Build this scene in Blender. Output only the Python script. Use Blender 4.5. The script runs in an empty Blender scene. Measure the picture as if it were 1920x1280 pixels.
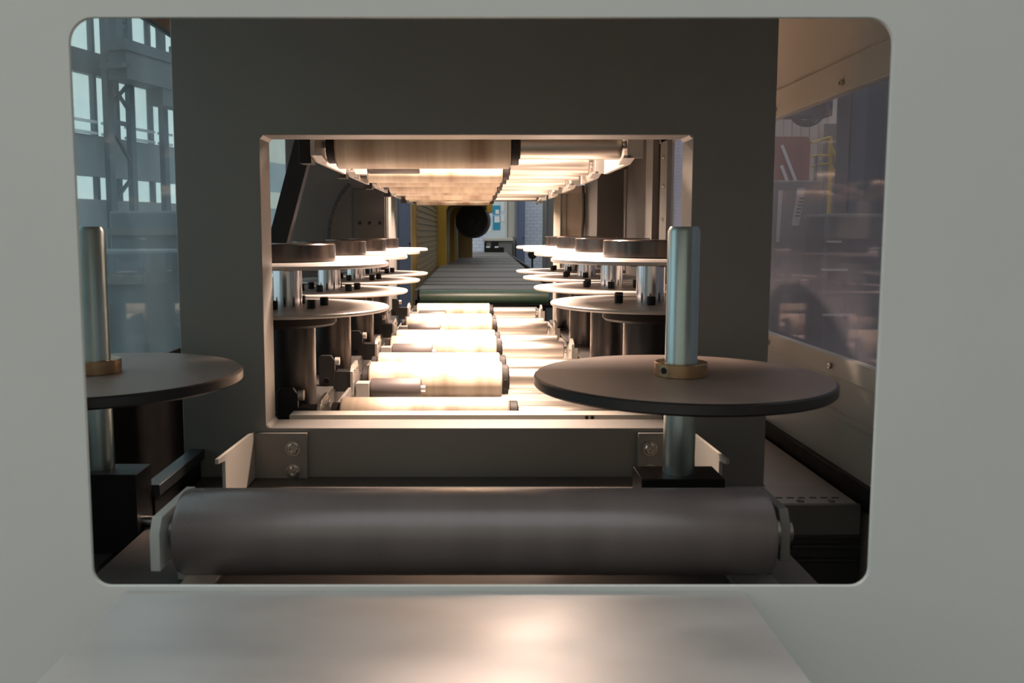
import bpy, bmesh, math, random
from mathutils import Vector, Matrix
random.seed(7)
SC = bpy.context.scene
COL = SC.collection
PI = math.pi

# ------------------------------------------------------------------ camera
FPX, PCX, PCY, CZ = 1620.0, 890.0, 594.0, 1.35          # focal length in pixels, principal point, eye height
PITCH = math.atan(159 / 1620)
cam = bpy.data.cameras.new('camera')
cam.sensor_width = 36.0
cam.lens = FPX / 1920 * 36
cam.shift_x = (960 - PCX) / 1920
cam.shift_y = -(640 - PCY) / 1920
cam.clip_start = 0.05
cam.clip_end = 200
cam.dof.use_dof = True
cam.dof.focus_distance = 2.6
cam.dof.aperture_fstop = 10.0
camo = bpy.data.objects.new('camera', cam)
COL.objects.link(camo)
camo.location = (0, 0, CZ)
camo.rotation_euler = (PI / 2 - PITCH, 0, 0)
SC.camera = camo

# ------------------------------------------------------------------ sky (even overcast daylight over the hall)
w = bpy.data.worlds.new('overcast_sky')
SC.world = w
w.use_nodes = True
bg = w.node_tree.nodes['Background']
bg.inputs[0].default_value = (0.92, 0.97, 0.96, 1)
bg.inputs[1].default_value = 1.15

SC.view_settings.view_transform = 'Standard'
SC.view_settings.look = 'None'
SC.view_settings.exposure = 0.0
SC.view_settings.gamma = 1.0
SC.view_settings.use_curve_mapping = False
SC.cycles.max_bounces = 10
SC.cycles.diffuse_bounces = 5
SC.cycles.glossy_bounces = 5
SC.cycles.transparent_max_bounces = 16
SC.cycles.caustics_reflective = False
SC.cycles.caustics_refractive = False
SC.cycles.sample_clamp_indirect = 4.0
LAMP_W = 33.0                      # watts per tunnel lamp
LAMP_COL = (1.0, 0.745, 0.60)

# ------------------------------------------------------------------ pixel <-> place helpers
def ray(px, py):
    u = (px - PCX) / FPX; v = (py - PCY) / FPX
    return Vector((u, math.cos(PITCH) - v * math.sin(PITCH), -math.sin(PITCH) - v * math.cos(PITCH)))
def at(px, py, Y):
    d = ray(px, py); t = Y / d.y
    return Vector((d.x * t, Y, CZ + d.z * t))

# ------------------------------------------------------------------ materials
def _nt(name):
    m = bpy.data.materials.new(name); m.use_nodes = True
    nt = m.node_tree; b = nt.nodes['Principled BSDF']
    return m, nt, b
def mat(name, col, rough=0.5, metal=0.0, var=0.12, scale=6.0, bump=0.0, bscale=200.0, stretch=(1, 1, 1), col2=None, spec=0.5, rvar=0.1, detail=5.0, ramp=0.2):
    m, nt, b = _nt(name)
    N = nt.nodes; L = nt.links
    tc = N.new('ShaderNodeTexCoord'); mp = N.new('ShaderNodeMapping'); mp.inputs['Scale'].default_value = stretch
    L.new(tc.outputs['Object'], mp.inputs['Vector'])
    oi = N.new('ShaderNodeObjectInfo'); mu = N.new('ShaderNodeMath'); mu.operation = 'MULTIPLY'; mu.inputs[1].default_value = 17.0
    L.new(oi.outputs['Random'], mu.inputs[0])
    nz = N.new('ShaderNodeTexNoise'); nz.noise_dimensions = '4D'; nz.inputs['Scale'].default_value = scale; nz.inputs['Detail'].default_value = detail
    L.new(mp.outputs[0], nz.inputs['Vector']); L.new(mu.outputs[0], nz.inputs['W'])
    rp = N.new('ShaderNodeValToRGB')
    c2 = col2 if col2 else tuple(max(0, c * (1 - 2 * var)) for c in col)
    rp.color_ramp.elements[0].position = 0.5 - ramp; rp.color_ramp.elements[1].position = 0.5 + ramp
    rp.color_ramp.elements[0].color = (*c2, 1); rp.color_ramp.elements[1].color = (*col, 1)
    L.new(nz.outputs[0], rp.inputs[0]); L.new(rp.outputs[0], b.inputs['Base Color'])
    b.inputs['Metallic'].default_value = metal
    b.inputs['Specular IOR Level'].default_value = spec
    mr = N.new('ShaderNodeMapRange'); mr.inputs[3].default_value = max(0.02, rough - rvar); mr.inputs[4].default_value = min(1, rough + rvar)
    L.new(nz.outputs[0], mr.inputs[0]); L.new(mr.outputs[0], b.inputs['Roughness'])
    if bump:
        n2 = N.new('ShaderNodeTexNoise'); n2.inputs['Scale'].default_value = bscale; n2.inputs['Detail'].default_value = 3
        L.new(mp.outputs[0], n2.inputs['Vector'])
        bp = N.new('ShaderNodeBump'); bp.inputs['Strength'].default_value = bump; bp.inputs['Distance'].default_value = 0.002
        L.new(n2.outputs[0], bp.inputs['Height']); L.new(bp.outputs[0], b.inputs['Normal'])
    return m
def emis(name, col, s):
    m, nt, b = _nt(name)
    b.inputs['Base Color'].default_value = (*col, 1)
    b.inputs['Emission Color'].default_value = (*col, 1); b.inputs['Emission Strength'].default_value = s
    return m
def pane_mat(name, tint, film, filmcol, scale=3.0, spec=1.45, trans=0.5):
    m = bpy.data.materials.new(name); m.use_nodes = True
    nt = m.node_tree; N = nt.nodes; L = nt.links
    N.remove(N['Principled BSDF']); out = N['Material Output']
    tr = N.new('ShaderNodeBsdfTransparent'); tr.inputs[0].default_value = (*tint, 1)
    df = N.new('ShaderNodeBsdfDiffuse'); df.inputs[0].default_value = (*filmcol, 1)
    tl = N.new('ShaderNodeBsdfTranslucent'); tl.inputs[0].default_value = (*filmcol, 1)
    m1 = N.new('ShaderNodeMixShader'); m1.inputs[0].default_value = trans; L.new(df.outputs[0], m1.inputs[1]); L.new(tl.outputs[0], m1.inputs[2])
    tc = N.new('ShaderNodeTexCoord'); nz = N.new('ShaderNodeTexNoise'); nz.inputs['Scale'].default_value = scale; nz.inputs['Detail'].default_value = 6
    mp = N.new('ShaderNodeMapping'); mp.inputs['Scale'].default_value = (1, 1.6, 0.6); L.new(tc.outputs['Object'], mp.inputs[0]); L.new(mp.outputs[0], nz.inputs['Vector'])
    mr = N.new('ShaderNodeMapRange'); mr.inputs[1].default_value = 0.3; mr.inputs[2].default_value = 0.7; mr.inputs[3].default_value = film * 0.55; mr.inputs[4].default_value = film * 1.45
    L.new(nz.outputs[0], mr.inputs[0])
    m2 = N.new('ShaderNodeMixShader'); L.new(mr.outputs[0], m2.inputs[0]); L.new(tr.outputs[0], m2.inputs[1]); L.new(m1.outputs[0], m2.inputs[2])
    gl = N.new('ShaderNodeBsdfGlossy'); gl.inputs['Roughness'].default_value = 0.03
    fr = N.new('ShaderNodeFresnel'); fr.inputs[0].default_value = spec
    fm = N.new('ShaderNodeMath'); fm.operation = 'MULTIPLY'; fm.inputs[1].default_value = 0.06; L.new(fr.outputs[0], fm.inputs[0])
    m3 = N.new('ShaderNodeMixShader'); L.new(fm.outputs[0], m3.inputs[0]); L.new(m2.outputs[0], m3.inputs[1]); L.new(gl.outputs[0], m3.inputs[2])
    L.new(m3.outputs[0], out.inputs[0])
    return m
M = {}
M['panel'] = mat('light_grey_powder_coat', (0.68, 0.70, 0.67), 0.45, var=0.03, scale=3, bump=0.12, bscale=700)
M['frame'] = mat('grey_beige_paint', (0.30, 0.285, 0.262), 0.42, var=0.04, scale=4, bump=0.1, bscale=500)
M['beige'] = mat('beige_paint', (0.62, 0.58, 0.51), 0.36, var=0.04, scale=3, bump=0.08, bscale=400)
M['cream_sheet'] = mat('cream_sheet_paint', (0.54, 0.48, 0.40), 0.45, var=0.04, scale=3, bump=0.08, bscale=400)
M['table'] = mat('smudged_steel_sheet', (0.66, 0.65, 0.64), 0.40, 0.6, var=0.08, scale=7, rvar=0.12, stretch=(1, 2.2, 1))
M['tray'] = mat('brown_grey_tray_steel', (0.11, 0.098, 0.09), 0.5, 0.2, var=0.1, scale=8)
M['steel'] = mat('turned_steel', (0.60, 0.58, 0.56), 0.30, 1.0, var=0.08, scale=30, stretch=(1, 1, 1))
M['zinc'] = mat('zinc_rod_window_tint', (0.50, 0.60, 0.60), 0.30, 1.0, var=0.06, scale=20, rvar=0.06)  # teal tint puts the bluish window reflection into the colour
M['chrome'] = mat('chrome_shaft', (0.66, 0.66, 0.68), 0.16, 1.0, var=0.05, scale=20, rvar=0.05)
M['ring'] = mat('dark_turned_ring', (0.105, 0.088, 0.08), 0.22, 0.95, var=0.08, scale=40, rvar=0.06)
M['column'] = mat('blackened_steel_column', (0.06, 0.055, 0.055), 0.32, 0.85, var=0.1, scale=20, rvar=0.05)
M['black'] = mat('black_oxide', (0.012, 0.011, 0.011), 0.42, 0.0, var=0.1, scale=25, spec=0.25)
M['blackm'] = mat('black_painted_bracket', (0.014, 0.0125, 0.012), 0.45, 0.0, var=0.1, scale=25, spec=0.35)
M['darkgrey'] = mat('dark_grey_panel', (0.085, 0.08, 0.075), 0.5, 0.0, var=0.08, scale=5, bump=0.06, bscale=300)
M['midgrey'] = mat('mid_grey_panel', (0.20, 0.195, 0.18), 0.5, 0.0, var=0.05, scale=5, bump=0.06, bscale=300)
M['phenolic'] = mat('brown_black_phenolic_disc', (0.30, 0.23, 0.195), 0.45, 0.0, var=0.12, scale=7, bump=0.06, bscale=350)
M['discrim'] = mat('black_disc_edge', (0.025, 0.022, 0.023), 0.35, 0.0, var=0.1, scale=12)
M['disc'] = mat('pale_worn_disc', (0.48, 0.45, 0.425), 0.42, 0.25, var=0.10, scale=9, col2=(0.35, 0.32, 0.30), bump=0.05, bscale=200)
M['brass'] = mat('bronze_collar', (0.62, 0.42, 0.25), 0.28, 1.0, var=0.06, scale=30, rvar=0.05)
M['rubber'] = mat('dark_brown_rubber_roller', (0.19, 0.155, 0.15), 0.30, 0.0, var=0.12, scale=2.2, stretch=(7, 0.9, 0.9), spec=1.0, bump=0.06, bscale=180, rvar=0.08)
M['sleeve'] = mat('cream_polyurethane_sleeve', (0.72, 0.625, 0.49), 0.45, 0.0, scale=1.5, stretch=(9, 0.5, 0.5), col2=(0.34, 0.235, 0.16), rvar=0.06, ramp=0.13)
M['tube'] = mat('brushed_steel_tube', (0.54, 0.485, 0.43), 0.33, 0.9, var=0.10, scale=4, stretch=(1, 8, 8))
M['collar'] = mat('dark_collar', (0.03, 0.025, 0.024), 0.55, 0.0, var=0.1, scale=20, spec=0.2)
M['greyroll'] = mat('grey_rubber_press_roller', (0.085, 0.07, 0.068), 0.5, 0.0, var=0.08, scale=8)
M['plate'] = mat('zinc_end_plate', (0.55, 0.52, 0.48), 0.36, 0.8, var=0.08, scale=15)
M['greyblock'] = mat('grey_mounting_block', (0.30, 0.28, 0.26), 0.5, 0.1, var=0.06, scale=15)
M['bed'] = mat('dark_machine_bed', (0.06, 0.055, 0.05), 0.5, 0.2, var=0.12, scale=6)
M['greybed'] = mat('grey_table_plate', (0.55, 0.52, 0.51), 0.5, 0.1, var=0.08, scale=8)
M['alu'] = mat('dark_extrusion', (0.06, 0.063, 0.066), 0.4, 0.3, var=0.08, scale=10)
M['screw'] = mat('bright_screw', (0.66, 0.63, 0.58), 0.25, 1.0, var=0.04, scale=20)
M['green'] = mat('dark_green_paint', (0.02, 0.045, 0.027), 0.38, 0.0, var=0.12, scale=6)
M['slat'] = mat('dull_steel_slat', (0.21, 0.185, 0.17), 0.6, 0.1, var=0.1, scale=5)
M['yellow'] = mat('yellow_machine_paint', (0.46, 0.26, 0.025), 0.45, 0.0, var=0.1, scale=4)
M['olive'] = mat('yellow_brown_cover_and_shade', (0.26, 0.165, 0.045), 0.55, 0.0, var=0.1, scale=4)
M['wheel'] = mat('dark_wheel', (0.035, 0.033, 0.036), 0.4, 0.3, var=0.15, scale=10)
M['blue'] = mat('blue_poster_print', (0.03, 0.36, 0.62), 0.6, 0.0, var=0.1, scale=6)
M['paper'] = mat('white_paper', (0.85, 0.88, 0.9), 0.7, 0.0, var=0.03, scale=6)
M['board'] = mat('pale_notice_board', (0.75, 0.82, 0.86), 0.6, 0.0, var=0.04, scale=6)
M['bluegrey'] = mat('blue_grey_door_paint', (0.12, 0.15, 0.24), 0.5, 0.0, var=0.05, scale=3)
M['hallgrey'] = mat('hall_dark_steel', (0.055, 0.075, 0.09), 0.6, 0.0, var=0.1, scale=1.0)
M['hallwall'] = mat('hall_wall_render', (0.30, 0.33, 0.34), 0.8, 0.0, var=0.1, scale=0.8)
M['concrete'] = mat('concrete_floor', (0.22, 0.21, 0.20), 0.75, 0.0, var=0.12, scale=1.2, bump=0.1, bscale=30)
M['rust'] = mat('red_brown_sheet', (0.34, 0.14, 0.09), 0.6, 0.0, var=0.1, scale=3)
M['rail'] = mat('yellow_railing_paint', (0.62, 0.45, 0.08), 0.5, 0.0, var=0.05, scale=4)
M['creamwall'] = mat('cream_corrugated_wall', (0.66, 0.60, 0.50), 0.6, 0.0, var=0.05, scale=2)
M['hose'] = mat('black_hose', (0.02, 0.02, 0.02), 0.5, 0.0, var=0.1, scale=10)
M['housing'] = mat('lamp_housing_white', (0.7, 0.68, 0.62), 0.4, 0.0, var=0.03, scale=10)
M['lamp'] = emis('glowing_lamp_tube', LAMP_COL, 60.0)
M['paneL'] = pane_mat('hazy_clear_pane', (0.82, 0.91, 0.94), 0.10, (0.55, 0.66, 0.72), 3.0, trans=0.85)
M['paneR'] = pane_mat('smeared_pane', (0.82, 0.80, 0.84), 0.23, (0.64, 0.60, 0.66), 2.0, trans=0.6)
M['paneH'] = pane_mat('milky_hall_glazing', (0.90, 0.93, 0.90), 0.10, (0.7, 0.75, 0.74), 1.0)

def brick_mat():
    m, nt, b = _nt('white_painted_brick'); N = nt.nodes; L = nt.links
    tc = N.new('ShaderNodeTexCoord'); mp = N.new('ShaderNodeMapping'); mp.inputs['Rotation'].default_value = (PI / 2, 0, 0)
    L.new(tc.outputs['Object'], mp.inputs[0])
    br = N.new('ShaderNodeTexBrick'); br.inputs['Scale'].default_value = 4.0
    br.inputs['Color1'].default_value = (0.74, 0.78, 0.90, 1); br.inputs['Color2'].default_value = (0.68, 0.73, 0.88, 1); br.inputs['Mortar'].default_value = (0.5, 0.54, 0.68, 1)
    L.new(mp.outputs[0], br.inputs['Vector']); L.new(br.outputs[0], b.inputs['Base Color']); b.inputs['Roughness'].default_value = 0.8
    return m
M['brick'] = brick_mat()

# ------------------------------------------------------------------ mesh helpers (bmesh in world coordinates)
def BM(): return bmesh.new()
def box(bm, x0, x1, y0, y1, z0, z1):
    vs = [bm.verts.new(c) for c in ((x0, y0, z0), (x1, y0, z0), (x1, y1, z0), (x0, y1, z0), (x0, y0, z1), (x1, y0, z1), (x1, y1, z1), (x0, y1, z1))]
    for f in ((3, 2, 1, 0), (4, 5, 6, 7), (0, 1, 5, 4), (1, 2, 6, 5), (2, 3, 7, 6), (3, 0, 4, 7)):
        bm.faces.new([vs[i] for i in f])
    return bm
def frame_axes(ax):
    ax = Vector(ax).normalized()
    a = Vector((0, 0, 1)) if abs(ax.z) < 0.9 else Vector((1, 0, 0))
    u = ax.cross(a).normalized(); v = ax.cross(u).normalized()
    return u, v, ax
def lathe(bm, prof, org, axis=(0, 0, 1), seg=32):
    """prof: (radius, height along axis) from one end to the other"""
    u, v, ax = frame_axes(axis); org = Vector(org)
    rings = []
    for r, h in prof:
        if r < 1e-6: rings.append([bm.verts.new(org + ax * h)])
        else: rings.append([bm.verts.new(org + ax * h + u * (r * math.cos(2 * PI * k / seg)) + v * (r * math.sin(2 * PI * k / seg))) for k in range(seg)])
    for a, b in zip(rings[:-1], rings[1:]):
        for k in range(seg):
            k2 = (k + 1) % seg
            if len(a) == 1 and len(b) == 1: continue
            if len(a) == 1: bm.faces.new((a[0], b[k], b[k2]))
            elif len(b) == 1: bm.faces.new((a[k], b[0], a[k2]))
            else: bm.faces.new((a[k], b[k], b[k2], a[k2]))
    bmesh.ops.recalc_face_normals(bm, faces=bm.faces)
    return bm
def cyl(bm, p0, p1, r, seg=24, ch=0.0):
    p0, p1 = Vector(p0), Vector(p1); h = (p1 - p0).length
    pr = [(0, 0), (r - ch, 0), (r, ch), (r, h - ch), (r - ch, h), (0, h)] if ch else [(0, 0), (r, 0), (r, h), (0, h)]
    return lathe(bm, pr, p0, p1 - p0, seg)
def bar(bm, p0, p1, wx, wz, side=(1, 0, 0)):
    p0, p1 = Vector(p0), Vector(p1); d = (p1 - p0).normalized()
    s = Vector(side); s = (s - d * s.dot(d)).normalized(); t = d.cross(s)
    A = [bm.verts.new(q + s * (i * wx / 2) + t * (j * wz / 2)) for q in (p0, p1) for i, j in ((-1, -1), (1, -1), (1, 1), (-1, 1))]
    for f in ((3, 2, 1, 0), (4, 5, 6, 7), (0, 1, 5, 4), (1, 2, 6, 5), (2, 3, 7, 6), (3, 0, 4, 7)): bm.faces.new([A[i] for i in f])
    bmesh.ops.recalc_face_normals(bm, faces=bm.faces)
    return bm
def prism(bm, pts, ext):
    """pts: planar loop of world points; ext: extrusion vector"""
    ext = Vector(ext); a = [bm.verts.new(p) for p in pts]; b = [bm.verts.new(Vector(p) + ext) for p in pts]
    n = len(a)
    bm.faces.new(a[::-1]); bm.faces.new(b)
    for k in range(n): bm.faces.new((a[k], a[(k + 1) % n], b[(k + 1) % n], b[k]))
    bmesh.ops.recalc_face_normals(bm, faces=bm.faces)
    return bm
def rrect(x0, x1, z0, z1, rs, n=8):
    """rounded rectangle in x/z, radii (bottom left, bottom right, top right, top left)"""
    out = []
    for (cx, cz, r, a0) in ((x0 + rs[0], z0 + rs[0], rs[0], PI), (x1 - rs[1], z0 + rs[1], rs[1], 1.5 * PI), (x1 - rs[2], z1 - rs[2], rs[2], 0), (x0 + rs[3], z1 - rs[3], rs[3], 0.5 * PI)):
        for k in range(n + 1):
            a = a0 + 0.5 * PI * k / n; out.append((cx + r * math.cos(a), cz + r * math.sin(a)))
    return out
def holed_plate(bm, outer, inner, mk, depth):
    """outer, inner: 2-D loops; mk maps (a, b) to a world point; depth: extrusion vector"""
    depth = Vector(depth); loops = []
    es = []
    for lp in (outer, inner):
        vs = [bm.verts.new(mk(*p)) for p in lp]
        loops.append(vs)
        es += [bm.edges.new((vs[k], vs[(k + 1) % len(vs)])) for k in range(len(vs))]
    r = bmesh.ops.triangle_fill(bm, use_beauty=True, use_dissolve=False, edges=es)
    fr = [g for g in r['geom'] if isinstance(g, bmesh.types.BMFace)]
    mp = {}
    for vs in loops:
        for v in vs: mp[v] = bm.verts.new(v.co + depth)
    for f in fr: bm.faces.new([mp[v] for v in f.verts][::-1])
    for vs in loops:
        for k in range(len(vs)):
            a, b = vs[k], vs[(k + 1) % len(vs)]; bm.faces.new((a, b, mp[b], mp[a]))
    bmesh.ops.recalc_face_normals(bm, faces=bm.faces)
    return bm
def tube_path(bm, pts, r, seg=10):
    pts = [Vector(p) for p in pts]; rings = []
    for i, p in enumerate(pts):
        d = (pts[min(i + 1, len(pts) - 1)] - pts[max(i - 1, 0)]).normalized()
        u, v, _ = frame_axes(d)
        rr = r(i) if callable(r) else r
        rings.append([bm.verts.new(p + u * rr * math.cos(2 * PI * k / seg) + v * rr * math.sin(2 * PI * k / seg)) for k in range(seg)])
    for a, b in zip(rings[:-1], rings[1:]):
        best = min(range(seg), key=lambda s: (a[0].co - b[s].co).length)
        for k in range(seg): bm.faces.new((a[k], a[(k + 1) % seg], b[(k + 1 + best) % seg], b[(k + best) % seg]))
    bm.faces.new(rings[0]); bm.faces.new(rings[-1][::-1])
    bmesh.ops.recalc_face_normals(bm, faces=bm.faces)
    return bm
def screw(bm, org, axis, r, h, washer=True, seg=18):
    pr = [(r * 1.35, 0), (r * 1.35, h * 0.18), (r, h * 0.18)] if washer else [(r, 0)]
    pr += [(r, h * 0.75), (r * 0.82, h), (r * 0.5, h), (r * 0.5, h * 0.45), (0, h * 0.45)]
    return lathe(bm, pr, org, axis, seg)

# ------------------------------------------------------------------ object helpers
def tag(o, label=None, cat=None, group=None, kind=None):
    if label: o['label'] = label
    if cat: o['category'] = cat
    if group: o['group'] = group
    if kind: o['kind'] = kind
    return o
def thing(name, label, cat, loc, group=None):
    o = bpy.data.objects.new(name, None); COL.objects.link(o); o.location = loc; o.empty_display_size = 0.05
    return tag(o, label, cat, group)
def root_loc(o):
    while o.parent: o = o.parent
    return o.location
def obj(name, bm, m, parent=None, bevel=0.0, smooth=True, seg=2):
    me = bpy.data.meshes.new(name)
    if parent is None:
        xs = [v.co for v in bm.verts]
        org = Vector(((min(c.x for c in xs) + max(c.x for c in xs)) / 2, (min(c.y for c in xs) + max(c.y for c in xs)) / 2, min(c.z for c in xs)))
    else: org = Vector(root_loc(parent))
    bmesh.ops.translate(bm, verts=bm.verts, vec=-org)
    bm.to_mesh(me); bm.free()
    if smooth:
        for p in me.polygons: p.use_smooth = True
        me.set_sharp_from_angle(angle=math.radians(35))
    me.materials.append(M[m] if isinstance(m, str) else m)
    o = bpy.data.objects.new(name, me); COL.objects.link(o)
    if parent is None: o.location = org
    else: o.parent = parent
    if bevel:
        b = o.modifiers.new('bevel', 'BEVEL'); b.width = bevel; b.segments = seg; b.limit_method = 'ANGLE'; b.angle_limit = math.radians(40)
    return o
def struct(name, bm, m, parent=None, **k):
    o = obj(name, bm, m, parent, **k)
    if parent is None: o['kind'] = 'structure'
    return o
def copy_tree(o, loc, label, parent=None):
    c = o.copy(); COL.objects.link(c); c.parent = parent
    if parent is None: c.location = loc; c['label'] = label
    for ch in list(o.children): copy_tree(ch, None, None, c)
    return c

# ================================================================== 1. FRONT PANEL
X0, X1, Z0, Z1 = -0.4105, 0.4235, 0.9712, 1.5655
bm = BM()
holed_plate(bm, [(-1.6, 0.35), (1.6, 0.35), (1.6, 2.15), (-1.6, 2.15)], rrect(X0, X1, Z0, Z1, (0.019, 0.019, 0.026, 0.026)), lambda a, b: (a, 0.897, b), (0, 0.005, 0))
o = obj('enclosure_panel', bm, 'panel', bevel=0.0008)
tag(o, 'large pale grey sheet metal front panel with rounded rectangular opening', 'panel')

# steel outfeed sheet below the opening
t = thing('chute_plate', 'smudged flat steel sheet sticking out below the panel opening', 'sheet', (-0.045, 0.6, 0.95))
obj('sheet', box(BM(), -0.376, 0.289, 0.2, 0.8955, 0.955, 0.9655), 'table', t, bevel=0.001)
obj('flange', box(BM(), -0.376, 0.289, 0.885, 0.8965, 0.88, 0.955), 'table', t)
for x in (-0.33, 0.24):
    prism(b := BM(), [(x, 0.885, 0.955), (x, 0.885, 0.70), (x, 0.865, 0.70), (x, 0.30, 0.93), (x, 0.30, 0.955)], (0.006, 0, 0)); obj('support_rib', b, 'table', t)

# ================================================================== 2. PORTAL FRAME
FX0, FX1, FZ0, FZ1, FY, FB = -0.425, 0.431, 0.9525, 1.5405, 1.73, 1.815
pf = thing('portal_frame', 'thick grey-beige painted steel portal frame with rectangular opening behind the front panel', 'frame', (0, FY, 0.55))
holed_plate(bm := BM(), [(-0.594, 0.55), (0.593, 0.55), (0.593, 1.985), (-0.594, 1.985)], rrect(FX0, FX1, FZ0, FZ1, (0.008,) * 4, 4), lambda a, b: (a, FY, b), (0, FB - FY, 0))
obj('frame_plate', bm, 'frame', pf, bevel=0.002)
# weld fillets in the corners of the reveal
for (x, z, sx, sz) in ((FX0, FZ0, 1, 1), (FX1, FZ0, -1, 1), (FX0, FZ1, 1, -1), (FX1, FZ1, -1, -1)):
    prism(b := BM(), [(x, FY + 0.004, z), (x + sx * 0.007, FY + 0.004, z), (x, FY + 0.004, z + sz * 0.007)], (0, FB - FY - 0.008, 0)); obj('weld_fillet', b, 'frame', pf)
for s, lab in ((-1, 'grey angled roller bracket bolted below the left corner of the frame opening'), (1, 'grey angled roller bracket bolted below the right corner, behind the brown disc')):
    xs = -0.446 if s < 0 else 0.437                      # side plate
    xi = -0.340 if s < 0 else 0.332
    t = thing('roller_bracket', lab, 'bracket', ((xs + xi) / 2, 1.7, 0.78))
    obj('flange', box(BM(), min(xs, xi), max(xs, xi), 1.718, 1.7299, 0.842, 0.9445), 'frame', t, bevel=0.001)
    prism(bm := BM(), [(xs, 1.471, 0.957), (xs, 1.69, 0.950), (xs, 1.7299, 0.9445), (xs, 1.7299, 0.8525), (xs, 1.512, 0.8525), (xs, 1.512, 0.943), (xs, 1.471, 0.948)], (0.006 * s, 0, 0))
    obj('side_plate', bm, 'beige', t, bevel=0.0006)  # paler than the flange: light through the opening put into the colour
    xb = -0.3685 if s < 0 else 0.3555
    for z in (0.9135, 0.866):
        screw(bm := BM(), (xb, 1.718, z), (0, -1, 0), 0.0115, 0.010); obj('bolt', bm, 'screw', t)
    for k, xx in enumerate((-0.36, )):
        cyl(bm := BM(), (xb, 1.7175, 0.846), (xb, 1.719, 0.846), 0.004, 10); obj('hole', bm, 'black', t)

# ================================================================== 3. FRONT ROLLER
rz, ry, rr = 0.9425, 1.15, 0.058
t = thing('front_roller', 'long dark brown rubber-covered roller nearest the camera, just inside the opening', 'roller', (0, ry, 0.86))
lathe(bm := BM(), [(0.02, 0), (rr - 0.010, 0), (rr - 0.003, 0.003), (rr, 0.010), (rr, 0.800 - 0.010), (rr - 0.003, 0.797), (rr - 0.010, 0.800), (0.02, 0.800)], (-0.400, ry, rz), (1, 0, 0), 64)
obj('rubber_cover', bm, 'rubber', t)
for x0, x1 in ((-0.413, -0.399), (0.399, 0.4135)):
    cyl(bm := BM(), (x0, ry, rz), (x1, ry, rz), 0.0205, 20); obj('axle', bm, 'steel', t)
for s, xs in ((-1, -0.427), (1, 0.4145)):
    lab = 'pale chamfered end bracket at the left end of the front roller' if s < 0 else 'grey end bracket at the right end of the front roller'
    t = thing('end_bracket', lab, 'bracket', (xs, ry, 0.86))
    bm = BM()
    yf = 1.10 if s < 0 else 1.135
    prism(bm, [(xs, yf, 0.905), (xs, yf, 0.955), (xs, yf + 0.012, 0.975), (xs, 1.25, 0.975), (xs, 1.25, 0.852), (xs, 1.20, 0.852), (xs, 1.20, 0.905)], (0.013, 0, 0))
    obj('plate', bm, 'panel' if s < 0 else 'midgrey', t, bevel=0.001)
    obj('foot', box(BM(), xs + (0.014 if s < 0 else -0.05), xs + (0.062 if s < 0 else 0.013), 1.0, 1.26, 0.8522, 0.860), 'cream_sheet' if s < 0 else 'midgrey', t, bevel=0.001)
    cyl(bm := BM(), (xs - 0.004 if s < 0 else xs + 0.012, ry, rz), (xs if s < 0 else xs + 0.018, ry, rz), 0.014, 12); obj('nut', bm, 'steel', t)
# tray below
t = thing('front_tray', 'dull brown-grey steel tray under the front roller', 'tray', (0, 1.3, 0.80))
obj('tray_plate', box(BM(), -0.555, 0.49, 0.91, 1.728, 0.842, 0.852), 'tray', t, bevel=0.001)
obj('front_lip', box(BM(), -0.555, 0.49, 0.906, 0.912, 0.82, 0.852), 'tray', t)

# ================================================================== 4. FRONT GUIDE WHEELS
def front_wheel(cx, cy, label, blk, blkbot):
    t = thing('guide_wheel', label, 'guide wheel', (cx, cy, blkbot))
    obj('base_block', box(BM(), *blk, blkbot, 0.9495), 'black', t, bevel=0.0015)
    lathe(bm := BM(), [(0, 0.9495), (0.0262, 0.9495), (0.0262, 1.351), (0.0225, 1.359), (0.017, 1.359), (0.017, 1.352), (0, 1.352)], (cx, cy, 0), (0, 0, 1), 48)
    obj('rod', bm, 'zinc', t)
    R = 0.2437
    lathe(bm := BM(), [(0.0266, 1.0945), (R - 0.003, 1.0945), (R, 1.0975), (R, 1.1105), (R - 0.003, 1.1130), (0.0266, 1.1130)], (cx, cy, 0), (0, 0, 1), 128)
    dk = obj('disc', bm, 'discrim', t)
    lathe(bm := BM(), [(0.0266, 1.1130), (R - 0.004, 1.1130), (R - 0.0045, 1.1135), (0.0266, 1.1135)], (cx, cy, 0), (0, 0, 1), 128)
    obj('brown_top_face', bm, 'phenolic', dk)  # brown top face, paler than the black disc edge
    lathe(bm := BM(), [(0.0265, 1.1135), (0.0425, 1.1135), (0.0435, 1.1145), (0.0435, 1.135), (0.0425, 1.1363), (0.0265, 1.1363)], (cx, cy, 0), (0, 0, 1), 48)
    c = obj('collar', bm, 'brass', t)
    a = math.radians(218)
    d = Vector((math.cos(a), math.sin(a), 0)); p = Vector((cx, cy, 1.125))
    cyl(bm := BM(), p + d * 0.041, p + d * 0.0442, 0.0055, 12); obj('set_screw', bm, 'black', c)
    lathe(bm := BM(), [(0.0266, 1.0825), (0.036, 1.0825), (0.036, 1.0945), (0.0266, 1.0945)], (cx, cy, 0), (0, 0, 1), 32)
    obj('retaining_ring', bm, 'black', t)
    return t
front_wheel(0.3425, 1.42, 'large dark brown disc on upright steel rod, whole disc in view at right', (0.272, 0.4085, 1.375, 1.455), 0.852)
t = front_wheel(-0.645, 1.45, 'dark brown disc on upright steel rod, cut off by the left edge of opening', (-0.73, -0.5625, 1.40, 1.47), 0.815)
cyl(bm := BM(), (-0.5625, 1.43, 0.86), (-0.545, 1.43, 0.86), 0.010, 12); obj('bolt', bm, 'steel', t)
cyl(bm := BM(), (-0.5625, 1.45, 0.835), (-0.55, 1.45, 0.835), 0.006, 12); obj('bolt', bm, 'steel', t)
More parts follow.
